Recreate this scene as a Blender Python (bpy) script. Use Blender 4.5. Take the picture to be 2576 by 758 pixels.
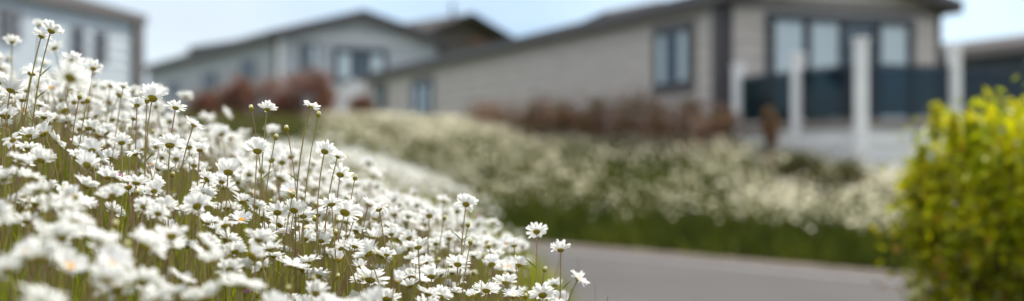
import bpy, math, random
import numpy as np
from mathutils import Vector, Matrix
R = math.radians
random.seed(7); rng = np.random.default_rng(7)
for o in list(bpy.data.objects): bpy.data.objects.remove(o)
scene = bpy.context.scene
COL = scene.collection

# ------------------------------------------------------------------ camera, sky, sun, exposure
F, HX, HY = 3220.0, 1288.0, 410.0            # focal length in photo pixels, principal column, horizon row
cd = bpy.data.cameras.new('camera'); cam = bpy.data.objects.new('camera', cd); COL.objects.link(cam)
cam.location = (0, 0, 0); cam.rotation_euler = (R(90), 0, 0)
cd.sensor_width = 36; cd.lens = 45; cd.shift_y = (HY - 379) / 2576
cd.clip_start = .05; cd.clip_end = 3000
cd.dof.use_dof = True; cd.dof.focus_distance = 2.36; cd.dof.aperture_fstop = 1.55
scene.camera = cam
SUN_AZ, SUN_EL = R(48), R(55)                # azimuth clockwise from +Y (straight ahead)
w = bpy.data.worlds.new('World'); scene.world = w; w.use_nodes = True
nt = w.node_tree; nt.nodes.clear()
out = nt.nodes.new('ShaderNodeOutputWorld'); bg = nt.nodes.new('ShaderNodeBackground')
sky = nt.nodes.new('ShaderNodeTexSky'); sky.sky_type = 'NISHITA'; sky.sun_disc = False
sky.sun_elevation = SUN_EL; sky.sun_rotation = SUN_AZ; sky.dust_density = .6; sky.ozone_density = 2.0
tc = nt.nodes.new('ShaderNodeTexCoord'); mp = nt.nodes.new('ShaderNodeMapping'); mp.inputs['Scale'].default_value = (1.2, 1.2, 3.4)
mp.inputs['Location'].default_value = (.35, 0, .2)
nz = nt.nodes.new('ShaderNodeTexNoise'); nz.inputs['Scale'].default_value = 1.9; nz.inputs['Detail'].default_value = 5
rp = nt.nodes.new('ShaderNodeValToRGB'); rp.color_ramp.elements[0].position = .36; rp.color_ramp.elements[1].position = .62
mx = nt.nodes.new('ShaderNodeMix'); mx.data_type = 'RGBA'; mx.inputs[7].default_value = (3.75, 4.15, 4.6, 1)
sc = nt.nodes.new('ShaderNodeMath'); sc.operation = 'MULTIPLY_ADD'; sc.inputs[1].default_value = .32; sc.inputs[2].default_value = .65
L = nt.links.new
L(tc.outputs['Generated'], mp.inputs[0]); L(mp.outputs[0], nz.inputs[0]); L(nz.outputs[0], rp.inputs[0]); L(rp.outputs[0], sc.inputs[0])
sx = nt.nodes.new('ShaderNodeSeparateXYZ'); L(tc.outputs['Generated'], sx.inputs[0])
zr_ = nt.nodes.new('ShaderNodeMapRange'); zr_.inputs['From Min'].default_value = .12; zr_.inputs['From Max'].default_value = .6; L(sx.outputs[2], zr_.inputs[0])
cm = nt.nodes.new('ShaderNodeMix'); cm.data_type = 'RGBA'; cm.inputs[6].default_value = (2.85, 3.3, 3.85, 1); cm.inputs[7].default_value = (5.6, 5.5, 5.3, 1)
n2_ = nt.nodes.new('ShaderNodeTexNoise'); n2_.inputs['Scale'].default_value = 2.6; n2_.inputs['Detail'].default_value = 4; L(mp.outputs[0], n2_.inputs[0])
r2_ = nt.nodes.new('ShaderNodeValToRGB'); r2_.color_ramp.elements[0].position = .40; r2_.color_ramp.elements[1].position = .60
r2_.color_ramp.elements[0].color = (.43, .585, .78, 1); r2_.color_ramp.elements[1].color = (.60, .67, .75, 1)
s2_ = nt.nodes.new('ShaderNodeVectorMath'); s2_.operation = 'SCALE'; s2_.inputs['Scale'].default_value = 5.0
L(n2_.outputs[0], r2_.inputs[0]); L(r2_.outputs[0], s2_.inputs[0]); L(s2_.outputs[0], cm.inputs[6])
L(zr_.outputs[0], cm.inputs[0]); L(cm.outputs[2], mx.inputs[7]); L(sc.outputs[0], mx.inputs[0]); L(sky.outputs[0], mx.inputs[6]); L(mx.outputs[2], bg.inputs[0]); L(bg.outputs[0], out.inputs[0])
bg.inputs[1].default_value = .14
sd = bpy.data.lights.new('sun', 'SUN'); sun = bpy.data.objects.new('sun', sd); COL.objects.link(sun)
sd.energy = 3.5; sd.angle = R(.6); sd.color = (1, .94, .84)
to_sun = Vector((math.sin(SUN_AZ) * math.cos(SUN_EL), math.cos(SUN_AZ) * math.cos(SUN_EL), math.sin(SUN_EL)))
sun.rotation_euler = to_sun.to_track_quat('Z', 'Y').to_euler()
vs = scene.view_settings; vs.view_transform = 'Standard'; vs.look = 'None'; vs.exposure = .85; vs.gamma = 1; vs.use_curve_mapping = False

# ------------------------------------------------------------------ materials
def pmat(name, c1, c2=None, scale=8, rough=.7, bump=0, island=False, trans=0, spec=.3, tcol=None, detail=4, bscale=None, metallic=0, stretch=None):
    m = bpy.data.materials.new(name); m.use_nodes = True; n = m.node_tree; p = n.nodes['Principled BSDF']
    p.inputs['Roughness'].default_value = rough; p.inputs['Specular IOR Level'].default_value = spec; p.inputs['Metallic'].default_value = metallic
    c2 = c2 or c1
    mixn = n.nodes.new('ShaderNodeMix'); mixn.data_type = 'RGBA'
    mixn.inputs[6].default_value = (*c1, 1); mixn.inputs[7].default_value = (*c2, 1)
    t = n.nodes.new('ShaderNodeTexCoord'); no = n.nodes.new('ShaderNodeTexNoise')
    no.inputs['Scale'].default_value = scale; no.inputs['Detail'].default_value = detail
    src = t.outputs['Object']
    if stretch:
        mpn = n.nodes.new('ShaderNodeMapping'); mpn.inputs['Scale'].default_value = stretch
        n.links.new(src, mpn.inputs[0]); src = mpn.outputs[0]
    n.links.new(src, no.inputs[0])
    if island:
        g = n.nodes.new('ShaderNodeNewGeometry'); a = n.nodes.new('ShaderNodeMath'); a.operation = 'ADD'
        b = n.nodes.new('ShaderNodeMath'); b.operation = 'MULTIPLY_ADD'; b.inputs[1].default_value = 1.6; b.inputs[2].default_value = -.8
        n.links.new(no.outputs[0], b.inputs[0]); n.links.new(g.outputs['Random Per Island'], a.inputs[0]); n.links.new(b.outputs[0], a.inputs[1])
        a.use_clamp = True; n.links.new(a.outputs[0], mixn.inputs[0])
    else:
        rr = n.nodes.new('ShaderNodeValToRGB'); rr.color_ramp.elements[0].position = .35; rr.color_ramp.elements[1].position = .65
        n.links.new(no.outputs[0], rr.inputs[0]); n.links.new(rr.outputs[0], mixn.inputs[0])
    n.links.new(mixn.outputs[2], p.inputs['Base Color'])
    if bump:
        bn = n.nodes.new('ShaderNodeBump'); bn.inputs['Strength'].default_value = bump; bn.inputs['Distance'].default_value = .02
        n2 = n.nodes.new('ShaderNodeTexNoise'); n2.inputs['Scale'].default_value = bscale or scale * 6; n2.inputs['Detail'].default_value = 5
        n.links.new(src, n2.inputs[0]); n.links.new(n2.outputs[0], bn.inputs['Height']); n.links.new(bn.outputs[0], p.inputs['Normal'])
    if trans:
        tr = n.nodes.new('ShaderNodeBsdfTranslucent'); ms = n.nodes.new('ShaderNodeMixShader'); ms.inputs[0].default_value = trans
        if tcol: tr.inputs[0].default_value = (*tcol, 1)
        else: n.links.new(mixn.outputs[2], tr.inputs[0])
        n.links.new(p.outputs[0], ms.inputs[1]); n.links.new(tr.outputs[0], ms.inputs[2])
        n.links.new(ms.outputs[0], n.nodes['Material Output'].inputs[0])
    return m
def glassmat(name, tint, refl=.25, clear=.75):
    m = bpy.data.materials.new(name); m.use_nodes = True; n = m.node_tree; n.nodes.clear()
    o = n.nodes.new('ShaderNodeOutputMaterial'); tr = n.nodes.new('ShaderNodeBsdfTransparent'); gl = n.nodes.new('ShaderNodeBsdfGlossy')
    tr.inputs[0].default_value = (*tint, 1); gl.inputs['Roughness'].default_value = .04; gl.inputs[0].default_value = (.85, .93, 1, 1)
    fr = n.nodes.new('ShaderNodeLayerWeight'); fr.inputs[0].default_value = .5; pw = n.nodes.new('ShaderNodeMath'); pw.operation = 'POWER'; pw.inputs[1].default_value = 5; n.links.new(fr.outputs['Facing'], pw.inputs[0])
    ad = n.nodes.new('ShaderNodeMath'); ad.operation = 'MULTIPLY_ADD'; ad.inputs[1].default_value = .3; ad.inputs[2].default_value = refl; ad.use_clamp = True
    mi = n.nodes.new('ShaderNodeMixShader')
    n.links.new(pw.outputs[0], ad.inputs[0]); n.links.new(ad.outputs[0], mi.inputs[0])
    n.links.new(tr.outputs[0], mi.inputs[1]); n.links.new(gl.outputs[0], mi.inputs[2]); n.links.new(mi.outputs[0], o.inputs[0])
    return m
M = dict(
    petal=pmat('petal_white', (.87, .87, .88), (.78, .78, .78), 60, rough=.6, trans=.42, tcol=(.86, .88, .87), spec=.2),
    calyx=pmat('calyx_olive', (.36, .29, .018), (.22, .20, .012), 300, rough=.7, bump=.3, trans=.4),
    disc=pmat('disc_yellow', (.80, .42, .015), (.70, .30, .01), 500, rough=.7, bump=.5),
    stem=pmat('stem_olive', (.27, .25, .05), (.24, .15, .09), 14, rough=.6, trans=.15),
    stem2=pmat('stem_mauve', (.25, .14, .11), (.20, .18, .05), 14, rough=.6),
    budtip=pmat('bud_tip', (.78, .74, .50), (.62, .62, .25), 200, rough=.6, trans=.2),
    leaf=pmat('leaf_green', (.16, .22, .02), (.24, .26, .03), 30, trans=.35),
    grass=pmat('grass_blades', (.19, .26, .010), (.36, .37, .03), 5, island=True, trans=.4, rough=.6),
    pink=pmat('pink_petal', (.50, .16, .42), (.40, .10, .30), 80, trans=.4),
    ground=pmat('grassy_soil', (.06, .08, .012), (.10, .10, .022), 2.2, bump=.6, rough=.95, spec=.1),
    road=pmat('asphalt', (.080, .076, .078), (.062, .059, .061), .55, rough=.85, bump=.35, bscale=160, spec=.3),
    gravel=pmat('tan_gravel', (.20, .155, .13), (.15, .115, .095), 14, rough=.9, bump=.7, bscale=60),
    edge=pmat('pale_concrete', (.36, .35, .37), (.29, .28, .29), 6, rough=.85, bump=.2),
    side=pmat('greige_cladding', (.53, .49, .465), (.45, .42, .395), 1.4, rough=.65, bump=.1, bscale=40, stretch=(1, 1, 6)),
    pale=pmat('pale_blue_cladding', (.50, .57, .63), (.46, .53, .59), 1.2, rough=.6, bump=.1, bscale=40, stretch=(1, 1, 6)),
    cool=pmat('cool_grey_cladding', (.40, .43, .47), (.35, .38, .42), 1.2, rough=.65, bump=.1, bscale=40, stretch=(1, 1, 6)),
    tan=pmat('tan_cladding', (.12, .10, .09), (.10, .085, .075), 1.5, rough=.7, bump=.1, bscale=40),
    slate=pmat('dark_slate_cladding', (.055, .075, .095), (.045, .06, .08), 1.5, rough=.6),
    slate2=pmat('slate_band', (.12, .16, .19), (.10, .14, .17), 1.5, rough=.6),
    roof=pmat('dark_roof_tiles', (.055, .048, .050), (.035, .032, .034), 6, rough=.8, bump=.5),
    trim=pmat('dark_trim', (.085, .080, .085), (.07, .065, .07), 4, rough=.5),
    greytrim=pmat('grey_trim', (.15, .14, .14), (.125, .12, .12), 4, rough=.6),
    frame=pmat('charcoal_frame', (.045, .055, .07), (.035, .045, .055), 6, rough=.4),
    gframe=pmat('grey_frame', (.15, .15, .17), (.12, .12, .14), 6, rough=.5),
    curtain=pmat('pale_curtain', (.82, .86, .89), (.70, .76, .80), 9, rough=.9, stretch=(6, 6, .2), trans=.2),
    dark=pmat('dim_interior', (.05, .06, .075), (.035, .042, .055), 3, rough=.9),
    glass=glassmat('window_glass', (.95, .97, .97), .05),
    tint=glassmat('tinted_glass', (.13, .23, .27), .04),
    white=pmat('white_plastic', (.82, .82, .83), (.76, .76, .78), 4, rough=.5, bump=.05),
    skirt=pmat('pale_skirting', (.72, .72, .73), (.64, .64, .66), 2, rough=.6, bump=.1),
    deck=pmat('deck_boards', (.25, .22, .20), (.20, .18, .17), 8, rough=.8, bump=.3),
    soffit=pmat('timber_soffit', (.24, .13, .07), (.18, .10, .06), 5, rough=.7),
    red=pmat('red_leaves', (.27, .075, .075), (.17, .13, .06), 2.4, island=True, trans=.35),
    brown=pmat('russet_leaves', (.30, .13, .10), (.13, .12, .03), 2.0, island=True, trans=.3),
    olive=pmat('olive_leaves', (.12, .10, .02), (.06, .07, .014), 3, island=True, trans=.3),
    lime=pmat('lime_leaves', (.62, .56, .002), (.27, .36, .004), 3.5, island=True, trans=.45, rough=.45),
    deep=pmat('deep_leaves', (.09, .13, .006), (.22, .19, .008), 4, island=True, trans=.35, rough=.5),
    amber=pmat('amber_leaves', (.55, .30, .04), (.40, .22, .03), 4, island=True, trans=.4, rough=.5),
    bark=pmat('bark', (.10, .07, .05), (.06, .045, .035), 20, rough=.9, bump=.6),
    fgrass=pmat('bank_grass', (.022, .045, .003), (.12, .14, .008), 1.1, island=True, trans=.25),
    fseed=pmat('seed_heads', (.28, .24, .11), (.20, .16, .07), 1.2, island=True, trans=.3),
    fwhite=pmat('far_petals', (.86, .83, .68), (.72, .69, .50), 1.5, island=True, trans=.5),
)

# ------------------------------------------------------------------ mesh helpers
def tag(o, label=None, cat=None, group=None, kind=None):
    if label: o['label'] = label
    if cat: o['category'] = cat
    if group: o['group'] = group
    if kind: o['kind'] = kind
    return o
def empty(name, loc, rz=0, label=None, cat=None, group=None):
    o = bpy.data.objects.new(name, None); COL.objects.link(o); o.location = loc; o.rotation_euler = (0, 0, rz)
    o.empty_display_size = .05
    return tag(o, label, cat, group)
def obj(name, me, parent=None, mats=None):
    o = bpy.data.objects.new(name, me); COL.objects.link(o)
    if parent: o.parent = parent
    return o
def mesh_np(name, V, loops, totals, mats, midx=None, smooth=True):
    me = bpy.data.meshes.new(name)
    V = np.asarray(V, np.float32); loops = np.asarray(loops, np.int32); totals = np.asarray(totals, np.int32)
    me.vertices.add(len(V)); me.vertices.foreach_set('co', V.ravel())
    me.loops.add(len(loops)); me.loops.foreach_set('vertex_index', loops)
    me.polygons.add(len(totals)); me.polygons.foreach_set('loop_start', np.concatenate([[0], np.cumsum(totals)[:-1]]).astype(np.int32))
    me.polygons.foreach_set('loop_total', totals)
    if midx is not None: me.polygons.foreach_set('material_index', np.asarray(midx, np.int32))
    if smooth: me.polygons.foreach_set('use_smooth', np.ones(len(totals), bool))
    for m in mats: me.materials.append(m)
    me.update(calc_edges=True); me.validate()
    return me
class MB:
    """collects geometry, builds ONE mesh"""
    def __init__(s): s.v = []; s.f = []
    def add(s, v, f):
        b = len(s.v); s.v += [tuple(p) for p in v]; s.f += [tuple(i + b for i in q) for q in f]; return s
    def box(s, x0, x1, y0, y1, z0, z1):
        v = [(x, y, z) for x in (x0, x1) for y in (y0, y1) for z in (z0, z1)]
        return s.add(v, [(0, 1, 3, 2), (4, 6, 7, 5), (0, 4, 5, 1), (2, 3, 7, 6), (0, 2, 6, 4), (1, 5, 7, 3)])
    def bar(s, p, q, a, b=None):
        p, q = Vector(p), Vector(q); d = (q - p).normalized(); b = b or a
        u = d.cross(Vector((0, 0, 1)))
        if u.length < .01: u = Vector((1, 0, 0))
        u.normalize(); t = u.cross(d)
        v = [c + u * i * a / 2 + t * j * b / 2 for c in (p, q) for i, j in ((-1, -1), (1, -1), (1, 1), (-1, 1))]
        return s.add(v, [(0, 1, 2, 3), (7, 6, 5, 4), (0, 4, 5, 1), (1, 5, 6, 2), (2, 6, 7, 3), (3, 7, 4, 0)])
    def tube(s, pts, rad, n=6):
        v, f = tube_np(np.array(pts), rad, n); return s.add(v.tolist(), f.tolist())
    def build(s, name, mat, parent=None, bevel=0, smooth=False):
        me = bpy.data.meshes.new(name); me.from_pydata(s.v, [], s.f); me.materials.append(mat)
        if smooth: me.polygons.foreach_set('use_smooth', np.ones(len(me.polygons), bool))
        me.update(); o = obj(name, me, parent)
        if bevel:
            b = o.modifiers.new('b', 'BEVEL'); b.width = bevel; b.segments = 2; b.limit_method = 'ANGLE'
        return o
def tube_np(P, rad, n=6):
    P = np.asarray(P, float); k = len(P); rad = np.broadcast_to(np.asarray(rad, float), (k,))
    T = np.gradient(P, axis=0); T /= np.linalg.norm(T, axis=1)[:, None] + 1e-9
    ref = np.array([.31, .95, .02]); U = np.cross(T, ref); U /= np.linalg.norm(U, axis=1)[:, None] + 1e-9
    W = np.cross(T, U); a = np.linspace(0, 2 * np.pi, n, endpoint=False)
    V = P[:, None] + rad[:, None, None] * (np.cos(a)[None, :, None] * U[:, None] + np.sin(a)[None, :, None] * W[:, None])
    i = np.arange(k - 1)[:, None] * n; j = np.arange(n)[None]; jn = (j + 1) % n
    Fq = np.stack([i + j, i + jn, i + n + jn, i + n + j], -1).reshape(-1, 4)
    return V.reshape(-1, 3), Fq
class NP:
    """fast accumulator for quads with material slots"""
    def __init__(s): s.V = []; s.F = []; s.M = []; s.n = 0
    def add(s, V, Fq, mi=0):
        s.V.append(V); s.F.append(Fq + s.n); s.M.append(np.full(len(Fq), mi)); s.n += len(V)
    def mesh(s, name, mats, smooth=True):
        V = np.concatenate(s.V); Fq = np.concatenate(s.F)
        return mesh_np(name, V, Fq.ravel(), np.full(len(Fq), 4), mats, np.concatenate(s.M), smooth)
def px(X, Y, d): return Vector(((X - HX) / F * d, d, (HY - Y) / F * d))

# ------------------------------------------------------------------ terrain
def vnoise(x, y, s, seed=0):
    r = np.random.default_rng(seed); g = r.random((64, 64)); u = (x / s) % 63; v = (y / s) % 63
    i = u.astype(int); j = v.astype(int); fu = u - i; fv = v - j; fu = fu * fu * (3 - 2 * fu); fv = fv * fv * (3 - 2 * fv)
    return (g[i, j] * (1 - fu) + g[(i + 1) % 64, j] * fu) * (1 - fv) + (g[i, (j + 1) % 64] * (1 - fu) + g[(i + 1) % 64, (j + 1) % 64] * fu) * fv
XF = [-60, -12, -5, -1.5, .07, 4.1, 9, 14, 60]; YF = [16.5, 16.8, 18.2, 18.9, 18.15, 12.4, 5.5, -1.5, -66]
O2 = np.array([.07, 18.15]); W2 = np.array([.577, -.816])
def near_top(x, y):
    g = np.interp(y, [0, 1.17, 2.35, 3.3, 3.9, 5, 6.5, 8.5, 12], [-.34, -.29, -.236, -.19, -.215, -.36, -.40, -.30, -.38])
    l = np.interp(y, [3, 5, 8], [2.2, 1.6, 1.25])
    x2 = np.where(x < -1.0, -1.0 + (x + 1.0) * .5, x); x = np.asarray(x, float)
    fy = np.clip((np.asarray(y, float) - 4.2) / .8, 0, 1); xm = x2 * (1 - fy) + x * fy
    return g - .35 * np.maximum(xm if True else np.where(np.asarray(y) < 5, x2, x), -l) + .055 * np.clip((-x - .85) / .3, 0, 1) * .8 * np.interp(y, [1.8, 2.6, 3.6, 4.6], [0, 1, 1, 0])
def edge_x(y): return .12 - .082 * (y - 2.4)
def far_d(x, y): return (y - np.interp(x, XF, YF)) * np.interp(x, [-3, .5], [1, .577])
def ground_z(x, y):
    x = np.asarray(x, float); y = np.asarray(y, float); lo = -1.112
    e = edge_x(y)
    zn = near_top(np.minimum(x, e), y) - .42 - np.interp(y, [5, 8], [.95, .62]) * np.maximum(x - e, 0)
    f = np.clip((y - 12) / 1.4, 0, 1); f = f * f * (3 - 2 * f)
    zn = np.maximum(zn * (1 - f) + lo * f, lo)
    d = far_d(x, y); ee = (x - O2[0]) * W2[0] + (y - O2[1]) * W2[1]
    zp = np.interp(ee, [-36, -22, -8, -1, 1.2, 3.7, 9], [1.7, .78, .58, .22, -.02, -.62, -.9])
    sl = np.interp(ee, [0, 4], [.36, .2])
    rise = np.maximum(d - .35, 0) * sl; cap = zp - lo
    zf = lo + cap * np.tanh(rise / cap * 1.15)
    z = np.where(d > 0, zf, zn)
    bed = (x > 1.9) & (y < 9.2 - 1.414 * (x - 1.9))
    bd = np.minimum(x - 1.9, (9.2 - 1.414 * (x - 1.9) - y) * .577)
    z = np.where(bed, lo + .12 * np.clip(bd / .3, 0, 1), z)
    return z
def axis(lo, hi, far, step):
    a = list(np.arange(lo, hi + 1e-6, step)); s = step; p = a[-1]
    while p < far: s *= 1.35; p += s; a.append(p)
    s = step; p = a[0]
    while p > -far: s *= 1.35; p -= s; a.insert(0, p)
    return np.array(a)
gx = axis(-6, 9, 900, .15); gy = axis(-1, 30, 900, .15)
GX, GY = np.meshgrid(gx, gy); GZ = ground_z(GX, GY) + rng.normal(0, .006, GX.shape)
nx, ny = len(gx), len(gy)
i, j = np.meshgrid(np.arange(nx - 1), np.arange(ny - 1)); q = (j * nx + i).ravel()
me = mesh_np('ground', np.stack([GX, GY, GZ], -1).reshape(-1, 3), np.stack([q, q + 1, q + nx + 1, q + nx], -1).ravel(), np.full(len(q), 4), [M['ground']])
tag(obj('ground', me), 'grassy earth banks and verges either side of the road', 'ground', kind='structure')
# road: sheet between the near bank and the far verge
def strip(name, a, b, z, mat, label, th=.0):
    mb = MB(); v = []; f = []
    for k in range(len(a)): v += [(*a[k], z), (*b[k], z)]
    f = [(2 * k, 2 * k + 1, 2 * k + 3, 2 * k + 2) for k in range(len(a) - 1)]
    mb.add(v, f); o = mb.build(name, mat); return tag(o, label, 'road' if name == 'road' else name.replace('_', ' '), kind='structure')
def offs(pts, dist):
    P = np.array(pts, float); T = np.gradient(P, axis=0); T /= np.linalg.norm(T, axis=1)[:, None]
    return P + np.stack([T[:, 1], -T[:, 0]], -1) * dist
xs = np.concatenate([np.linspace(-40, -12, 12), np.linspace(-11.5, 0, 24), np.linspace(.3, 12, 24)])
yy = np.interp(xs, XF, YF)
ker = np.array([1, 2, 3, 2, 1.]) / 9; yys = np.convolve(np.pad(yy, 2, mode='edge'), ker, 'valid'); yys[:3] = yy[:3]; yys[-3:] = yy[-3:]
FE = np.stack([xs, np.minimum(yys, yy)], -1)      # far edge
xn = xs.copy(); lowy = np.where(xs < -.4, 13.25, -6.0)
strip('road', np.stack([xs, FE[:, 1] + .12], -1), np.stack([xs, np.where(xs < -.9, 12.6, -8)], -1), -1.10, M['road'], 'smooth grey asphalt road curving past the flower bank')
strip('gravel_strip', FE + [0, .2], offs(FE, .2), -1.094, M['gravel'], 'tan gravel edging along the far side of the road')
strip('road_edging', offs(FE, .78), offs(FE, .86), -1.0935, M['edge'], 'thin pale line running along the road near its far edge')
# bits of tan gravel at the foot of the near bank
ys = np.linspace(3, 13, 24)
strip('gravel_verge', np.stack([.15 + .02 * np.sin(ys * 5), ys], -1), np.stack([.42 + .05 * np.sin(ys * 3.1), ys], -1), -1.095, M['gravel'], 'tan gravel at the foot of the near flower bank')

# ------------------------------------------------------------------ houses
class Frame:
    def __init__(s, loc, rz): s.o = Vector(loc); s.X = Vector((math.cos(rz), math.sin(rz), 0)); s.Y = Vector((-math.sin(rz), math.cos(rz), 0)); s.rz = rz
    def on(s, X, Y, ax, off=0):
        """photo pixel -> (position along axis 'X' or 'Y' of the house, height) on the wall through the origin"""
        d = Vector(((X - HX) / F, 1, (HY - Y) / F)); n = s.Y if ax == 'X' else s.X
        t = (s.o + n * off).dot(n) / d.dot(n); p = d * t - s.o
        return p.dot(s.X if ax == 'X' else s.Y), p.z
def siding(mb, ax, fixed, out, a0, a1, z0, z1, pitch=.24, ztop=None):
    """lapped boards on one wall. ax='y': wall in plane x=fixed running along y; out = +-1 outward"""
    z = z0
    while z < z1 - .01:
        zt = min(z + pitch, z1)
        b0, b1 = a0, a1
        if ztop:
            b0, b1 = ztop(z + pitch, a0, a1)
            if b1 - b0 < .1: break
        lo, hi = fixed + out * .034, fixed + out * .004
        if ax == 'y': v = [(lo, b0, z), (lo, b1, z), (hi, b1, zt), (hi, b0, zt), (fixed, b0, z), (fixed, b1, z)]
        else: v = [(b0, lo, z), (b1, lo, z), (b1, hi, zt), (b0, hi, zt), (b0, fixed, z), (b1, fixed, z)]
        mb.add(v, [(0, 1, 2, 3), (4, 5, 1, 0)]); z = zt
def house(name, label, loc, rz, x0, x1, y0, y1, eave, ridge, wall, roof, trim, over=.3, base=-1.0, facex=None, skirt=None, thick=.12, group=None, rake=.3, long_dark=None):
    t = empty(name, loc, rz, label, 'house', group)
    xm = (x0 + x1) / 2; mb = MB()
    v = []
    for y in (y0, y1): v += [(x0, y, 0), (x1, y, 0), (x1, y, eave), (xm, y, ridge), (x0, y, eave)]
    mb.add(v, [(0, 1, 2, 3, 4), (9, 8, 7, 6, 5), (0, 4, 9, 5), (1, 6, 7, 2), (4, 3, 8, 9), (3, 2, 7, 8)])
    siding(mb, 'y', x0, -1, y0, y1, 0, eave); siding(mb, 'y', x1, 1, y0, y1, 0, eave)
    def zt(z, a, b):
        if z <= eave: return a, b
        f = min((z - eave) / (ridge - eave), 1); return a + (xm - a) * f, b + (xm - b) * f
    siding(mb, 'x', y0, -1, x0, x1, 0, ridge, ztop=zt)
    mb.build('wall', wall, t)
    sk = MB().box(x0 + .04, x1 - .04, y0 + .04, y1 - .04, base, -.003); sk.build('skirting', skirt or M['skirt'], t)
    # roof slab with a fascia all round
    sl = (ridge - eave) / (xm - x0); r = MB()
    ye0, ye1 = y0 - rake, y1 + rake
    for s, xe in ((-1, x0 - over), (1, x1 + over)):
        ze = eave - sl * over + .03
        v = [(xe, ye0, ze), (xe, ye1, ze), (xm, ye1, ridge + .03), (xm, ye0, ridge + .03)]
        v += [(a, b, c + thick) for a, b, c in v]
        r.add(v, [(0, 1, 2, 3), (4, 7, 6, 5), (0, 4, 5, 1), (3, 2, 6, 7), (0, 3, 7, 4), (1, 5, 6, 2)])
    rf = r.build('roof', roof, t)
    fb = MB()
    for xe, s in ((x0 - over, -1), (x1 + over, 1)):
        ze = eave - sl * over
        fb.box(min(xe, xe + s * .03), max(xe, xe + s * .03), ye0, ye1, ze - .05, ze + thick + .05)
        for ye in (ye0 - .03, ye1): 
            fb.add([(xe, ye, ze - .04), (xm, ye, ridge - .04), (xm, ye, ridge + thick + .05), (xe, ye, ze + thick + .05),
                    (xe, ye + .03, ze - .04), (xm, ye + .03, ridge - .04), (xm, ye + .03, ridge + thick + .05), (xe, ye + .03, ze + thick + .05)],
                   [(0, 1, 2, 3), (7, 6, 5, 4), (0, 4, 5, 1), (3, 2, 6, 7), (0, 3, 7, 4), (1, 5, 6, 2)])
    fb.build('fascia', trim, rf)
    c = .09
    for xx in (x0, x1):
        for yq in (y0, y1):
            ct = MB().box(xx - .035 if xx == x0 else xx - c, xx + c if xx == x0 else xx + .035, yq - .035 if yq == y0 else yq - c, yq + c if yq == y0 else yq + .035, -.02, eave - .02)
            ct.build('corner_trim', trim, t)
    return t
def window(parent, ax, fixed, out, a0, a1, z0, z1, frame, cols=2, panes=None, name='window', fw=.06, surround=None, depth=.09):
    """one window on a wall: frame > pane(s), curtain. panes: list of 'c' curtained / 'd' dark per column"""
    panes = panes or ['c'] * cols; cols = len(panes)
    def bx(mb, p0, p1, q0, q1, d0, d1):
        lo, hi = sorted((fixed + out * d0, fixed + out * d1))
        return mb.box(lo, hi, p0, p1, q0, q1) if ax == 'y' else mb.box(p0, p1, lo, hi, q0, q1)
    mb = MB(); 
    bx(mb, a0, a1, z0, z0 + fw, .0, depth); bx(mb, a0, a1, z1 - fw, z1, .0, depth)
    cw = (a1 - a0 - fw) / cols
    for k in range(cols + 1): bx(mb, a0 + k * cw, a0 + k * cw + fw, z0 + fw, z1 - fw, .0, depth - .004)
    w = mb.build(name, frame, parent)
    if surround:
        s = MB(); e = .14
        bx(s, a0 - e, a1 + e, z1 + .003, z1 + e, 0, .05); bx(s, a0 - e, a1 + e, z0 - e, z0 - .003, 0, .05)
        bx(s, a0 - e, a0 - .003, z0 - .003, z1 + .003, 0, .048); bx(s, a1 + .003, a1 + e, z0 - .003, z1 + .003, 0, .048)
        s.build('surround', surround, w)
    bk = MB(); bx(bk, a0 + fw * .5, a1 - fw * .5, z0 + fw * .5, z1 - fw * .5,   .042, .046); bk.build('interior', M['dark'], w)
    for k in range(cols):
        p0, p1 = a0 + k * cw + fw, a0 + (k + 1) * cw
        if panes[k] != 'd':
            c = MB(); c0, c1 = p0, p1
            if panes[k] == 'l': c1 = p0 + (p1 - p0) * .5
            if panes[k] == 'r': c0 = p0 + (p1 - p0) * .5
            n = 10; v = []
            for m in range(n + 1):
                a = c0 + (c1 - c0) * m / n; dd = fixed + out * (.052 + .006 * (m % 2))
                v += [(dd, a, z0 + fw), (dd, a, z1 - fw)] if ax == 'y' else [(a, dd, z0 + fw), (a, dd, z1 - fw)]
            c.add(v, [(2 * m, 2 * m + 1, 2 * m + 3, 2 * m + 2) for m in range(n)]); c.build('curtain', M['curtain'], w)
        g = MB(); bx(g, p0, p1, z0 + fw, z1 - fw, .066, .070); g.build('pane', M['glass'], w)
    return w

# main greige lodge
FM = Frame((3.62, 21.5, -.35), math.atan(.4034)); base = FM.o.z
wid, _ = FM.on(2362, 200, 'X'); leng, _ = FM.on(925, 200, 'Y')
hm = house('lodge', 'long greige lodge with wide dark patio doors behind the raised deck', FM.o, FM.rz, 0, wid, 0, leng, 3.13, 3.62, M['side'], M['roof'], M['trim'], over=.22, base=-.9, rake=.35, group=None)
def mwin(X0, X1, Y0, Y1, **k):
    a1, z1 = FM.on(X0, Y0, 'Y'); a0, z0 = FM.on(X1, Y1, 'Y'); m = (X0 + X1) / 2
    _, zt = FM.on(m, Y0, 'Y'); _, zb = FM.on(m, Y1, 'Y')
    return window(hm, 'y', 0, -1, a0, a1, zb, zt, **k)
mwin(1655, 1742, 75, 218, frame=M['frame'], panes=['c', 'd', 'c'], surround=M['greytrim'], fw=.075)
mwin(1040, 1090, 206, 292, frame=M['frame'], panes=['l', 'l'], surround=M['greytrim'], fw=.1)
mwin(945, 972, 220, 300, frame=M['frame'], panes=['d', 'c'], surround=M['greytrim'], fw=.1)
a0, zt = FM.on(1925, 32, 'X'); a1, _ = FM.on(2292, 48, 'X')
window(hm, 'x', 0, -1, a0, a1, 1.0, zt, frame=M['frame'], panes=['c', 'c', 'd', 'c'], name='patio_doors', fw=.13, depth=.11)
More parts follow.
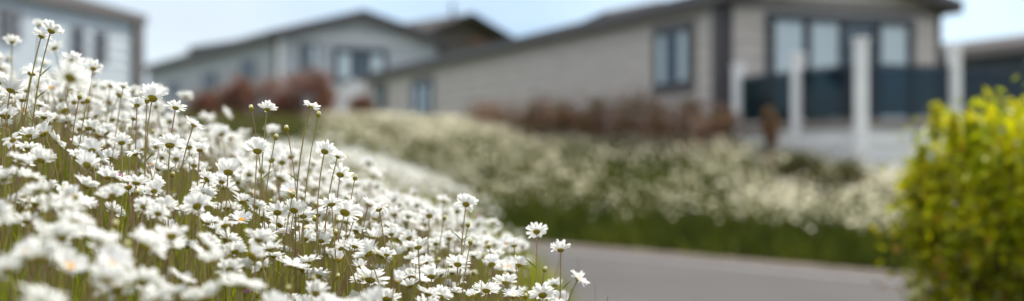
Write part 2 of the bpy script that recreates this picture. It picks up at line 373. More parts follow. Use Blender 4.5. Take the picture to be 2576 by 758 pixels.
# thick dark downpipe corner
dp = MB(); dp.box(-.11, -.04, -.3 + .35, .34, 0, 3.05); dp.build('corner_post', M['trim'], hm)
MB().box(.02, wid - .02, -.05, -.024, 2.98, 3.10).build('lintel_trim', M['greytrim'], hm)
rv = MB()
s0, _ = FM.on(1550, 50, 'Y'); s1, _ = FM.on(1440, 60, 'Y')
rv.add([(-.1, s0, 3.2), (-.1, s1, 3.2), (-.1, s1 - .8, 3.3), (-.1, s0 + .3, 3.38), (1.2, s0, 3.4), (1.2, s1, 3.4), (1.2, s1 - .8, 3.58), (1.2, s0 + .3, 3.66)],
       [(0, 1, 2, 3), (7, 6, 5, 4), (3, 2, 6, 7), (0, 3, 7, 4), (1, 5, 6, 2)])
rv.build('roof_vent', M['roof'], hm)

# deck with posts and dark tinted glass
deck = empty('deck', (FM.o.x, FM.o.y, base), FM.rz, 'raised deck with white posts and dark tinted glass panels beside the patio doors', 'deck')
DZ = .98; dy = 3.62; dw = wid + .9
MB().box(.02, dw, -dy, -.06, DZ - .12, DZ).build('floor', M['deck'], deck)
skb = MB(); siding(skb, 'y', .06, -1, -dy + .04, -.1, -1.0, DZ - .13, .2); siding(skb, 'x', -dy + .05, -1, .06, dw - .04, -1.0, DZ - .13, .2)
skb.box(.06, dw - .06, -dy + .05, -.1, -1.0, DZ - .13); skb.build('skirting', M['skirt'], deck)
def post(x, y, top, s=.2):
    m = MB().box(x - s / 2, x + s / 2, y - s / 2, y + s / 2, -1.0, top); p = m.build('post', M['white'], deck, bevel=.01)
    c = MB().box(x - s / 2 - .02, x + s / 2 + .02, y - s / 2 - .02, y + s / 2 + .02, top + .002, top + .05); c.build('cap', M['white'], p, bevel=.012)
ty = [-.34, -2.03, -3.58]
post(.0, ty[0], 1.93, .15); post(.0, ty[1], 1.97, .15); post(.0, ty[2], 2.07, .15); post(1.66, ty[2], 2.02, .15); post(3.5, ty[2], 2.0, .2); post(dw - .05, ty[2], 2.0, .2)
def panel(p, q):
    p, q = Vector(p), Vector(q); d = (q - p).normalized(); p = p + d * .10; q = q - d * .10
    g = MB(); g.bar((p.x, p.y, (DZ + .04 + 1.72) / 2), (q.x, q.y, (DZ + .04 + 1.72) / 2), .014, 1.72 - DZ - .04); g.build('glass_panel', M['tint'], deck)
    h = MB(); h.bar((p.x, p.y, 1.745), (q.x, q.y, 1.745), .05, .04); h.build('handrail', M['frame'], deck)
panel((0, ty[0]), (0, ty[1])); panel((0, ty[1]), (0, ty[2])); panel((0, ty[2]), (1.66, ty[2])); panel((1.66, ty[2]), (3.5, ty[2])); panel((3.5, ty[2]), (dw - .05, ty[2]))

# pale blue lodge, left
FL = Frame((-8.74, 30, .3), -math.atan(.2615))
hl = house('lodge', 'pale blue clad lodge cut off by the left edge of the photo', FL.o, FL.rz, -5, 0, -12, 0, 3.04, 3.75, M['pale'], M['roof'], M['greytrim'], over=.12, base=-1.2, rake=.12, thick=.1)
def lwin(X0, X1, Y0, Y1, **k):
    a0, _ = FL.on(X0, Y0, 'Y'); a1, _ = FL.on(X1, Y1, 'Y'); m = (X0 + X1) / 2
    _, zt = FL.on(m, Y0, 'Y'); _, zb = FL.on(m, Y1, 'Y'); return window(hl, 'y', 0, 1, a0, a1, zb, zt, **k)
lwin(-5, 46, 22, 100, frame=M['gframe'], panes=['l', 'c'], fw=.14)
lwin(178, 206, 66, 152, frame=M['gframe'], panes=['d'], fw=.1)
lwin(236, 262, 80, 156, frame=M['gframe'], panes=['d'], fw=.1)
MB().box(.03, .12, -.34, .04, -.3, 3.0).build('corner_post', M['greytrim'], hl)

# back lodge with the white gable
FB = Frame((-8.54, 46, 1.35), math.atan(.555))
hb = house('lodge', 'cool grey lodge with a white gable and red shrubs in front of it', FB.o, FB.rz, 0, 6.57, 0, 19, 3.15, 4.03, M['cool'], M['roof'], M['trim'], over=.25, base=-1.2, rake=.4, thick=.24)
def bwin(X0, X1, Y0, Y1, **k):
    a1, _ = FB.on(X0, Y0, 'Y'); a0, _ = FB.on(X1, Y1, 'Y'); m = (X0 + X1) / 2
    _, zt = FB.on(m, Y0, 'Y'); _, zb = FB.on(m, Y1, 'Y'); return window(hb, 'y', 0, -1, a0, a1, zb, zt, **k)
bwin(608, 642, 152, 205, frame=M['frame'], panes=['d', 'd'], fw=.12)
bwin(514, 546, 182, 228, frame=M['frame'], panes=['d', 'd'], fw=.15)
bwin(428, 450, 208, 238, frame=M['frame'], panes=['d'], fw=.15)
a0, z1 = FB.on(755, 108, 'X'); a1, z0 = FB.on(803, 192, 'X'); window(hb, 'x', 0, -1, a0, a1, z0, z1, frame=M['gframe'], panes=['d', 'c'], fw=.08)
a0, z1 = FB.on(838, 120, 'X'); a1, z0 = FB.on(972, 215, 'X'); window(hb, 'x', 0, -1, a0, a1, z0, z1, frame=M['frame'], panes=['c', 'd', 'c'], name='patio_doors', fw=.2)
MB().box(.1, .3, -.06, -.025, 0, 3.1).build('pale_pilaster', M['white'], hb)
for zz, wdt in ((3.32, 1.95), (3.16, 2.3)):
    MB().box(3.285 - wdt, 3.285 + wdt, -.055, -.025, zz, zz + .05).build('gable_trim', M['white'], hb)
ur = MB()   # raised dark upper roof part
u1, _ = FB.on(484, 130, 'Y')
ur.add([(-.1, .6, 3.1), (-.1, u1, 3.1), (-.1, u1, 3.7), (-.1, .6, 3.28), (2.6, .6, 3.4), (2.6, u1, 3.4), (2.6, u1, 4.0), (2.6, .6, 3.8)],
       [(0, 1, 2, 3), (7, 6, 5, 4), (3, 2, 6, 7), (0, 3, 7, 4), (1, 5, 6, 2)])
uro = ur.build('upper_roof', M['roof'], hb); MB().box(-.2, .08, u1 + .01, u1 + .5, 3.0, 3.62).build('end_board', M['white'], uro)

# dark roofed lodge behind
dd = 62.0; pR = px(1262, 112, dd)
FD = Frame((px(1050, 0, dd).x, dd, 1.9), math.atan(.80))
wD, zD = FD.on(1272, 107, 'X'); _, zr = FD.on(1150, 44, 'X')
hd = house('lodge', 'tan lodge with a steep dark gabled roof behind the greige lodge', FD.o, FD.rz, .35, wD - .35, 0, 10, zD + .12, zr + .0, M['tan'], M['roof'], M['roof'], over=.4, base=-2, rake=.8, thick=.16)
MB().box((wD) / 2 - .06, wD / 2 + .06, .8, .92, zr, zr + .9).build('flue', M['greytrim'], hd)
so = MB().box(wD * .55, wD * .75, -.12, -.03, zD - .2, zD + .05); so.build('gable_board', M['soffit'], hd)
window(hd, 'x', 0, -1, 1.6, 3.4, zD - 2.4, zD - 1.0, frame=M['white'], panes=['c', 'd'])

# dark slate lodge at the right edge
pr = px(2418, 128, 31)
FR = Frame((pr.x, pr.y, -.2), math.atan(.4034))
hr = house('lodge', 'dark slate lodge cut off by the right edge of the photo', FR.o, FR.rz, 0, 5, -9, 3, pr.z + .2 - .12, pr.z + .6, M['slate'], M['roof'], M['greytrim'], over=.3, base=-1.4, rake=.3, thick=.12)
MB().box(-.06, -.026, -8.5, 1.5, 1.65, 2.15).build('cladding_band', M['slate2'], hr)
window(hr, 'y', 0, -1, -4.2, -2.6, .9, 2.0, frame=M['frame'], panes=['d', 'd'])

# white veranda and stairs in front of the back lodge
FV = Frame((0, 0, 0), math.atan(.555))
vb = FB.o + FB.X * 2.3 - FB.Y * .08
ver = empty('veranda', (vb.x, vb.y, FB.o.z), FB.rz, 'white railed veranda with steps in front of the white gabled lodge', 'veranda')
MB().box(-.2, 2.9, -2.2, 0, .5, .62).build('floor', M['white'], ver)
MB().box(-.15, 2.85, -2.15, -.05, -.8, .495).build('skirting', M['white'], ver)
for xx in (-.12, .9, 1.9, 2.82): MB().box(xx - .06, xx + .06, -2.18, -2.06, .5, 1.6).build('post', M['white'], ver)
rl = MB(); rl.bar((-.1, -2.12, 1.5), (2.8, -2.12, 1.5), .07, .07); rl.bar((-.1, -2.12, .75), (2.8, -2.12, .75), .05, .05)
for k in range(26): rl.box(-.05 + k * .11, .01 + k * .11, -2.135, -2.105, .75, 1.48)
rl.build('railing', M['white'], ver)
stp = MB()
for k in range(5): stp.box(-.35 - .3 * (k + 1), -.35 - .3 * k + .15, -2.1, -1.1, -.8, .5 - .17 * k)
stp.build('steps', M['white'], ver)
sg = MB(); sg.add([(-.2, -2.22, .6), (-.2, -2.22, -.9), (-2.4, -2.22, -.9), (-2.4, -2.22, -.5), (-.2, -2.16, .6), (-.2, -2.16, -.9), (-2.4, -2.16, -.9), (-2.4, -2.16, -.5)],
    [(0, 3, 2, 1), (4, 5, 6, 7), (0, 4, 7, 3), (0, 1, 5, 4), (2, 3, 7, 6), (1, 2, 6, 5)]); sg.build('stringer', M['white'], ver)
hr2 = MB(); hr2.bar((-.2, -2.12, 1.5), (-1.8, -2.12, .5), .07, .07)
for k in range(12): hr2.box(-.3 - k * .13, -.23 - k * .13, -2.135, -2.105, .3 - k * .08, 1.42 - k * .08)
hr2.build('stair_rail', M['white'], ver)

# ------------------------------------------------------------------ shrubs
def leaves_np(C, size, up=.3):
    n = len(C); N = rng.normal(0, 1, (n, 3)); N[:, 2] = np.abs(N[:, 2]) + up; N /= np.linalg.norm(N, axis=1)[:, None]
    A = np.cross(N, rng.normal(0, 1, (n, 3))); A /= np.linalg.norm(A, axis=1)[:, None]; B = np.cross(N, A)
    s = (size * rng.uniform(.6, 1.3, n))[:, None]
    V = np.stack([C - A * s, C + B * s * .42 + N * s * .1, C + A * s, C - B * s * .42 + N * s * .1], 1).reshape(-1, 3)
    return V, np.arange(4 * n).reshape(-1, 4)
def shrub(name, label, x, y, rx, ry, h, n, size, mat, group=None, clumps=26, z=None, spread=.26, mat2=None, frac2=0, cat='shrub', mat3=None, lowdeep=False, boxy=False):
    z = float(ground_z(x, y)) - .05 if z is None else z
    t = empty(name, (x, y, z), 0, label, cat, group)
    cl = []
    while len(cl) < clumps:
        p = rng.uniform(-1, 1, 3)
        if boxy:
            if (abs(p[0]) ** 4 + abs(p[1]) ** 4) < 1 and max(abs(p)) > .45: cl.append(p)
        elif p @ p < 1 and p @ p > .2: cl.append(p)
    cl = np.array(cl); cl[:, 2] = (cl[:, 2] * .46 + .52)
    cc = cl * [rx, ry, h]
    idx = rng.integers(0, clumps, n); rad = rng.uniform(.6, 1.2, clumps) * spread
    C = cc[idx] + rng.normal(0, 1, (n, 3)) * (rad[idx] * min(rx, ry, h * .6) * 1.1)[:, None]
    if boxy:   # upright shoots
        S = []
        for q in range(70):
            p = rng.uniform(-1, 1, 3); p[:2] *= .95; b_ = np.array([p[0] * rx, p[1] * ry, h * (.35 + .58 * rng.random())]); Ls = rng.uniform(.14, .30); tl = rng.normal(0, .18, 2)
            tt_ = rng.random(95); S.append(b_ + np.stack([tl[0] * tt_ * Ls, tl[1] * tt_ * Ls, tt_ * Ls], -1) + rng.normal(0, 1, (95, 3)) * (.034 * (1.15 - tt_))[:, None])
        C = np.concatenate([C] + S)
    C = C[C[:, 2] > .02]
    u = rng.random(len(C))
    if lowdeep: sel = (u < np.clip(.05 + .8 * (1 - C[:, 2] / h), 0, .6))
    else: sel = u < frac2
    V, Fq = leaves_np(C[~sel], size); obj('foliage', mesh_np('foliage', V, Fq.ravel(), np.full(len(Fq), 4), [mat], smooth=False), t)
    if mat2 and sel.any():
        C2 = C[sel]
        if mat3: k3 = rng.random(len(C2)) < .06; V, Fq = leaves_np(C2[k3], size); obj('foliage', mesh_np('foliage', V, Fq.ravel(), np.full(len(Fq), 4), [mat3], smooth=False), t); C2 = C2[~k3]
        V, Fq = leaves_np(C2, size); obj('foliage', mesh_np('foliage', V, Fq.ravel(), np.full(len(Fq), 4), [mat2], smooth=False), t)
    b = MB()
    for k in range(min(clumps, 22)):
        c = cc[k]; p0 = np.array([c[0] * .12, c[1] * .12, 0]); m = c * [.5, .5, .55]
        b.tube([p0, m, c], [.022 * h + .004, .014 * h, .004], 5)
    b.build('branches', M['bark'], t, smooth=True)
    return t
RG = 'red shrubs in front of the back lodge'
for lab, X, d, wpx, Yt, Yb in [
    ('leftmost dark red shrub in front of the back lodge', 505, 29, 70, 232, 290),
    ('second dark red shrub from the left, below the small lodge window', 590, 28.5, 90, 205, 290),
    ('broad red shrub below the corner of the back lodge', 690, 28, 110, 198, 290),
    ('dense red shrub in front of the gable window', 775, 28, 100, 188, 290),
    ('red shrub beside the white veranda steps', 812, 28.5, 46, 205, 290),
    ('small red shrub between the veranda and the greige lodge', 908, 33, 50, 245, 318)]:
    p = px(X, Yb, d); top = px(X, Yt, d).z; r = wpx / F * d / 2 * 1.15; gz = float(ground_z(p.x, p.y))
    shrub('red_shrub', lab, p.x, p.y, r, r * .8, (top - gz + .1) * .98, 2500, .055, M['red'], RG, z=gz - .05, clumps=22, spread=.32)
BG = 'russet shrubs along the greige lodge'
k = 0
for X, d, wpx, Yt in [(1225, 27.6, 90, 268), (1295, 26.6, 100, 262), (1365, 25.6, 110, 254), (1445, 24.6, 120, 264), (1535, 23.4, 130, 250), (1625, 22.3, 120, 240), (1710, 21.4, 120, 258), (1790, 20.4, 110, 268), (1935, 18.9, 42, 276)]:
    labs = ['leftmost russet shrub along the greige lodge wall', 'second russet shrub from the left along the greige wall', 'third russet shrub from the left along the greige wall',
            'low russet shrub under the middle of the blank greige wall', 'wide dark russet shrub left of the lodge window', 'tallest russet shrub, just left of the lodge window', 'russet shrub directly under the lodge side window',
            'russet shrub at the dark corner of the greige lodge', 'reddish shrub between the first two white deck posts', 'small russet shrub at the second white deck post']
    p = px(X, 300, d); r = wpx / F * d / 2 * 1.1; gz = float(ground_z(p.x, p.y)); top = px(X, Yt, d).z
    shrub('russet_shrub', labs[k], p.x, p.y, r, r * .8, max(top - gz, .4) + .08, 1700, .045, M['brown'], BG, z=gz - .05, clumps=24, spread=.38); k += 1
for lab, X, d, wpx, Yt in [('left olive mound of a shrub below the white deck', 2010, 17.2, 110, 385), ('right olive mound of a shrub below the white deck', 2105, 16.7, 130, 392)]:
    p = px(X, 450, d); r = wpx / F * d / 2 * 1.05; gz = float(ground_z(p.x, p.y)); top = px(X, Yt, d).z
    shrub('olive_shrub', lab, p.x, p.y, r, r * .8, max(top - gz, .3) + .05, 2200, .04, M['olive'], 'olive shrubs below the deck', z=gz - .05, clumps=24, spread=.3)
# big lime bush on the right
gz = float(ground_z(2.8, 7.0))
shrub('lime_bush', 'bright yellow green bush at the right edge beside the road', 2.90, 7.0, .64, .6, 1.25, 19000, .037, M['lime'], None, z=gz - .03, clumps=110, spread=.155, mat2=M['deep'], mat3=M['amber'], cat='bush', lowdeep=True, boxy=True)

# ------------------------------------------------------------------ far bank: grass and distant daisies
def blades(P, h, wdt, lean=.25):
    n = len(P); a = rng.uniform(0, 2 * np.pi, n); A = np.stack([np.cos(a), np.sin(a), np.zeros(n)], -1) * (wdt / 2)[:, None]
    Ld = rng.normal(0, lean, (n, 3)); Ld[:, 2] = 0; Z = np.array([0, 0, 1.0])
    mid = P + Z * (h * .55)[:, None] + Ld * (h * .35)[:, None]; top = P + Z * (h)[:, None] + Ld * h[:, None]
    V = np.stack([P - A, P + A, mid + A * .8, mid - A * .8, top + A * .1, top - A * .1], 1).reshape(-1, 3)
    b = np.arange(n)[:, None] * 6
    Fq = np.concatenate([b + [0, 1, 2, 3], b + [3, 2, 4, 5]])
    return V, Fq
def disc_heads(P, r, seg=8, tilt=.5):
    n = len(P); N = rng.normal(0, tilt, (n, 3)); N[:, 1] += .35; N[:, 2] = 1; N /= np.linalg.norm(N, axis=1)[:, None]
    A = np.cross(N, [1, .2, 0]); A /= np.linalg.norm(A, axis=1)[:, None]; B = np.cross(N, A); r = r[:, None]
    V = np.stack([P] + [P + (A * math.cos(t) + B * math.sin(t)) * r * (1 if i % 2 else .85) + N * r * .2 for i, t in enumerate(np.linspace(0, 2 * np.pi, seg, endpoint=False))], 1).reshape(-1, 3)
    b = np.arange(n)[:, None] * (seg + 1); Fq = []
    for i in range(0, seg, 2): Fq.append(b + [0, 1 + i, 1 + (i + 1) % seg, 1 + (i + 2) % seg])
    return V, np.concatenate(Fq)
def sample_far(n, dmin, dmax):
    x = rng.uniform(-9, 8.5, n * 3); d = rng.uniform(dmin, dmax, n * 3)
    y = np.interp(x, XF, YF) + d / np.interp(x, [-3, .5], [1, .577])
    # keep away from houses / deck
    lx = (x - FM.o.x) * FM.X.x + (y - FM.o.y) * FM.X.y; ly = (x - FM.o.x) * FM.Y.x + (y - FM.o.y) * FM.Y.y
    ok = ~((lx > -.15) & (ly > -3.8)) & (np.abs(x / y) < .5)
    return x[ok][:n], y[ok][:n], d[ok][:n]
acc = NP()
x, y, d = sample_far(75000, .05, 10)
h = rng.uniform(.28, .52, len(x)) * (.65 + .6 * vnoise(x + 20, y, .45, 9)) * np.clip(.55 + d * .8, .5, 1)
V, Fq = blades(np.stack([x, y, ground_z(x, y) - .02], -1), h, rng.uniform(.012, .03, len(x))); acc.add(V, Fq, 0)
x, y, d = sample_far(9000, .8, 10)
V, Fq = blades(np.stack([x, y, ground_z(x, y)], -1), rng.uniform(.4, .62, len(x)), rng.uniform(.008, .014, len(x))); acc.add(V, Fq, 1)
tag(obj('bank_grass', acc.mesh('bank_grass', [M['fgrass'], M['fseed']], smooth=False)), 'long dark green grass covering the bank beyond the road', 'grass', kind='stuff')
acc = NP()
x, y, d = sample_far(80000, .15, 10)
u = x / y
dens = .72 * np.clip(vnoise(x + 20, y, .6, 3) * 1.1 + .1, 0.3, 1.1) * np.clip(vnoise(x + 20, y, .25, 5) * 1.2 + .15, .35, 1.2) * np.interp(d + np.clip((x - 2.2) * .25, 0, .5), [.15, .7, 1.2, 1.8], [.10, .42, .85, 1])
dens *= np.interp(u, [-.17, -.12, .02, .12, .2, .3], [0, .65, .7, .75, 1.3, 2.0])
k = rng.random(len(x)) < dens; x, y, d = x[k], y[k], d[k]
P = np.stack([x, y, ground_z(x, y) + rng.uniform(.36, .56, len(x))], -1)
V, Fq = disc_heads(P, rng.uniform(.015, .028, len(x))); acc.add(V, Fq, 0)
k = rng.random(len(x)) < .25
V, Fq = blades(P[k] - [0, 0, .4], np.full(k.sum(), .4), np.full(k.sum(), .007), .02); acc.add(V, Fq, 1)
tag(obj('distant_daisies', acc.mesh('distant_daisies', [M['fwhite'], M['fgrass']], smooth=False)), 'mass of small creamy daisies over the bank beyond the road', 'wildflowers', kind='stuff')

# ------------------------------------------------------------------ daisies of the near bank
def head_np(seed, n=21, cup=.25, R_=.025, segs=4, droop=.12, open_=1.0):
    """petals in local frame, z = facing direction; returns V, quads"""
    r = np.random.default_rng(seed); V = []; Fq = []; b = 0
    ts = np.linspace(0, 1, segs + 1); prof = np.interp(ts, [0, .25, .6, .85, 1], [.42, .85, 1.0, .9, .48])
    for k in range(n):
        a = 2 * np.pi * (k + r.uniform(-.28, .28)) / n; Lp = (R_ - .0045) * r.uniform(.84, 1.06); wd = .0033 * r.uniform(.8, 1.15)
        c = cup + r.normal(0, .13) + (.05 if k % 2 else -.02); dr = droop * r.uniform(.2, 1.9); tw = r.normal(0, .25); sw = r.normal(0, .10)
        if r.random() < .07: continue
        ang = c * open_ - dr * ts * 2
        ds = Lp / segs; rr = np.concatenate([[0], np.cumsum(np.cos(ang[:-1]) * ds)]) + .0045; zz = np.concatenate([[0], np.cumsum(np.sin(ang[:-1]) * ds)])
        for i, t in enumerate(ts):
            aa = a + sw * t; rad = np.array([math.cos(aa), math.sin(aa), 0]); tan = np.array([-math.sin(aa), math.cos(aa), 0])
            cx = rad * rr[i] + np.array([0, 0, zz[i] + (.0006 if k % 2 else 0)])
            tt = tan * math.cos(tw * t) + np.array([0, 0, math.sin(tw * t)])
            wv = wd * prof[i]; tip = .0012 if i == segs else 0
            V += [cx - tt * wv + [0, 0, .0005], cx - [0, 0, .0004] + rad * (-tip), cx + tt * wv + [0, 0, .0005]]
        for i in range(segs):
            o = b + 3 * i; Fq += [(o, o + 3, o + 4, o + 1), (o + 1, o + 4, o + 5, o + 2)]
        b += 3 * (segs + 1)
    return np.array(V), np.array(Fq)
def dome_np(r0, h, z0, sgn, seg=10, rings=3):
    V = []; Fq = []
    for i in range(rings + 1):
        t = i / rings * np.pi / 2
        for j in range(seg):
            a = 2 * np.pi * j / seg; V.append((r0 * math.cos(t) * math.cos(a) + 0, r0 * math.cos(t) * math.sin(a), z0 + sgn * h * math.sin(t)))
    for i in range(rings):
        for j in range(seg):
            a, b_ = i * seg + j, i * seg + (j + 1) % seg; q = (a, b_, b_ + seg, a + seg); Fq.append(q if sgn > 0 else q[::-1])
    return np.array(V), np.array(Fq)
CAL = dome_np(.0072, .0046, .0004, -1, 12); DIS = dome_np(.0062, .0028, .0008, 1, 12)
HEADS = [head_np(100 + k, n=int(23 + (k * 7) % 8), cup=[.35, .55, .75, .48, .95, .62, .25, .7][k % 8], droop=[.1, .16, .15, .28, .18, .24, .05, .32][k % 8]) for k in range(12)] + [head_np(140, n=15, cup=.5, droop=.75), head_np(141, n=24, cup=1.25, droop=.1, R_=.021)]
HEADS_LO = [head_np(300 + k, n=14, cup=[.35, .55, .75][k % 3], segs=2) for k in range(6)]
for k in range(6):
    V = HEADS_LO[k][0]; 
def mesh_q(name, VF, mat, scale=1): return mesh_np(name, VF[0] * scale, VF[1].ravel(), np.full(len(VF[1]), 4), [mat])
ME_PET = [mesh_q('petals', h_, M['petal']) for h_ in HEADS]; ME_CAL = mesh_q('calyx', CAL, M['calyx']); ME_DIS = mesh_q('disc', DIS, M['disc'])
def bud_np():
    P = [(0, 0, z) for z in (-.0045, -.002, .0015, .004)]; return tube_np(P, [.0015, .0048, .0056, .0042], 10)
ME_BUDC = mesh_q('calyx', bud_np(), M['calyx']); 
bt = NP(); bt.add(*tube_np([(0, 0, .0038), (0, 0, .0065), (0, 0, .0095), (0, 0, .0105)], [.0044, .0046, .0035, .0004], 10)); ME_BUDT = bt.mesh('bud', [M['budtip']])
def bez(B, P, N, k=8, bow=(0, 0)):
    B, P, N = map(lambda q: np.array(q, float), (B, P, N)); Lg = np.linalg.norm(P - B)
    c1 = B + np.array([bow[0], bow[1], Lg * .4]); c2 = P - N * Lg * .22 - np.array([0, 0, Lg * .12])
    t = np.linspace(0, 1, k)[:, None]
    return (1 - t) ** 3 * B + 3 * (1 - t) ** 2 * t * c1 + 3 * (1 - t) * t * t * c2 + t ** 3 * P
def rotN(N, spin=0):
    N = Vector(N).normalized(); return N.to_track_quat('Z', 'Y').to_matrix() @ Matrix.Rotation(spin, 3, 'Z')
def rand_normal(r=rng, face=None):
    """facing mostly up and away from the camera (towards the sun)"""
    u = r.random()
    if u < .014: az, ti = r.uniform(150, 210), r.uniform(25, 50)          # turned to the camera
    elif u < .26: az, ti = r.normal(5, 45), r.uniform(12, 30)              # flat, seen edge on
    else: az, ti = r.normal(8, 50), r.uniform(14, 52)
    return (math.sin(R(az)) * math.sin(R(ti)), math.cos(R(az)) * math.sin(R(ti)), math.cos(R(ti)))
def daisy(P, N, scale, label, group, stem_mat=None, base=None, bow=None, kind=None, leafy=False, var=None, k=10):
    P = Vector(P); N = Vector(N).normalized()
    if base is None:
        bx_ = P.x - N.x * .05 + rng.normal(0, .03); by_ = P.y - N.y * .05 + rng.normal(0, .03)
    else: bx_, by_ = base
    bz_ = float(ground_z(bx_, by_)) - .01
    bow = bow or (rng.normal(0, .025), rng.normal(0, .025))
    t = empty('daisy', (bx_, by_, bz_), 0, label, 'daisy', group)
    rel = P - Vector((bx_, by_, bz_))
    C = bez((0, 0, 0), rel - N * .003 * scale, N, k, bow); V, Fq = tube_np(C, np.linspace(.0017, .00125, len(C)), 6)
    obj('stem', mesh_np('stem', V, Fq.ravel(), np.full(len(Fq), 4), [stem_mat or (M['stem'] if rng.random() < .55 else M['stem2'])]), t)
    if leafy:
        for q in range(leafy):
            i_ = int(len(C) * (.35 + .5 * rng.random())); c = C[min(i_, len(C) - 2)]; a = rng.uniform(-.6, .6) + (0 if rng.random() < .5 else np.pi)
            dv = np.array([math.cos(a), math.sin(a) * .4, .9]); Lf = rng.uniform(.012, .026)
            pts = [c, c + dv * Lf * .5, c + dv * Lf + np.array([math.cos(a) * .003, 0, 0])]
            V, Fq = tube_np(pts, [.0009, .0014, .0002], 5); obj('leaf', mesh_np('leaf', V, Fq.ravel(), np.full(len(Fq), 4), [M['leaf']]), t)
    Rm = rotN(N, rng.uniform(0, 6.28)).to_4x4(); 
    v = var if var is not None else int(rng.integers(0, len(ME_PET)))
    for nm, me_ in (('petals', ME_PET[v]), ('calyx', ME_CAL), ('disc', ME_DIS)):
        o = obj(nm, me_, t); o.matrix_local = Matrix.Translation(rel) @ Rm @ Matrix.Scale(scale, 4)
    return t
def bud(P, N, scale, label, group, base=None, bow=None):
    P = Vector(P); N = Vector(N).normalized(); base = base or (P.x + rng.normal(0, .04), P.y + rng.normal(0, .03)); bz_ = float(ground_z(*base)) - .01
    t = empty('daisy_bud', (*base, bz_), 0, label, 'flower bud', group); rel = P - Vector((*base, bz_))
    C = bez((0, 0, 0), rel - N * .004 * scale, N, 10, bow or (rng.normal(0, .02), 0)); V, Fq = tube_np(C, np.linspace(.0015, .001, len(C)), 6)
    obj('stem', mesh_np('stem', V, Fq.ravel(), np.full(len(Fq), 4), [M['stem'] if rng.random() < .7 else M['stem2']]), t)
    Rm = rotN(N).to_4x4()
    for nm, me_ in (('calyx', ME_BUDC), ('bud', ME_BUDT)):
        o = obj(nm, me_, t); o.matrix_local = Matrix.Translation(rel) @ Rm @ Matrix.Scale(scale, 4)
    return t
def nrm(az, ti): return (math.sin(R(az)) * math.sin(R(ti)), math.cos(R(az)) * math.sin(R(ti)), math.cos(R(ti)))
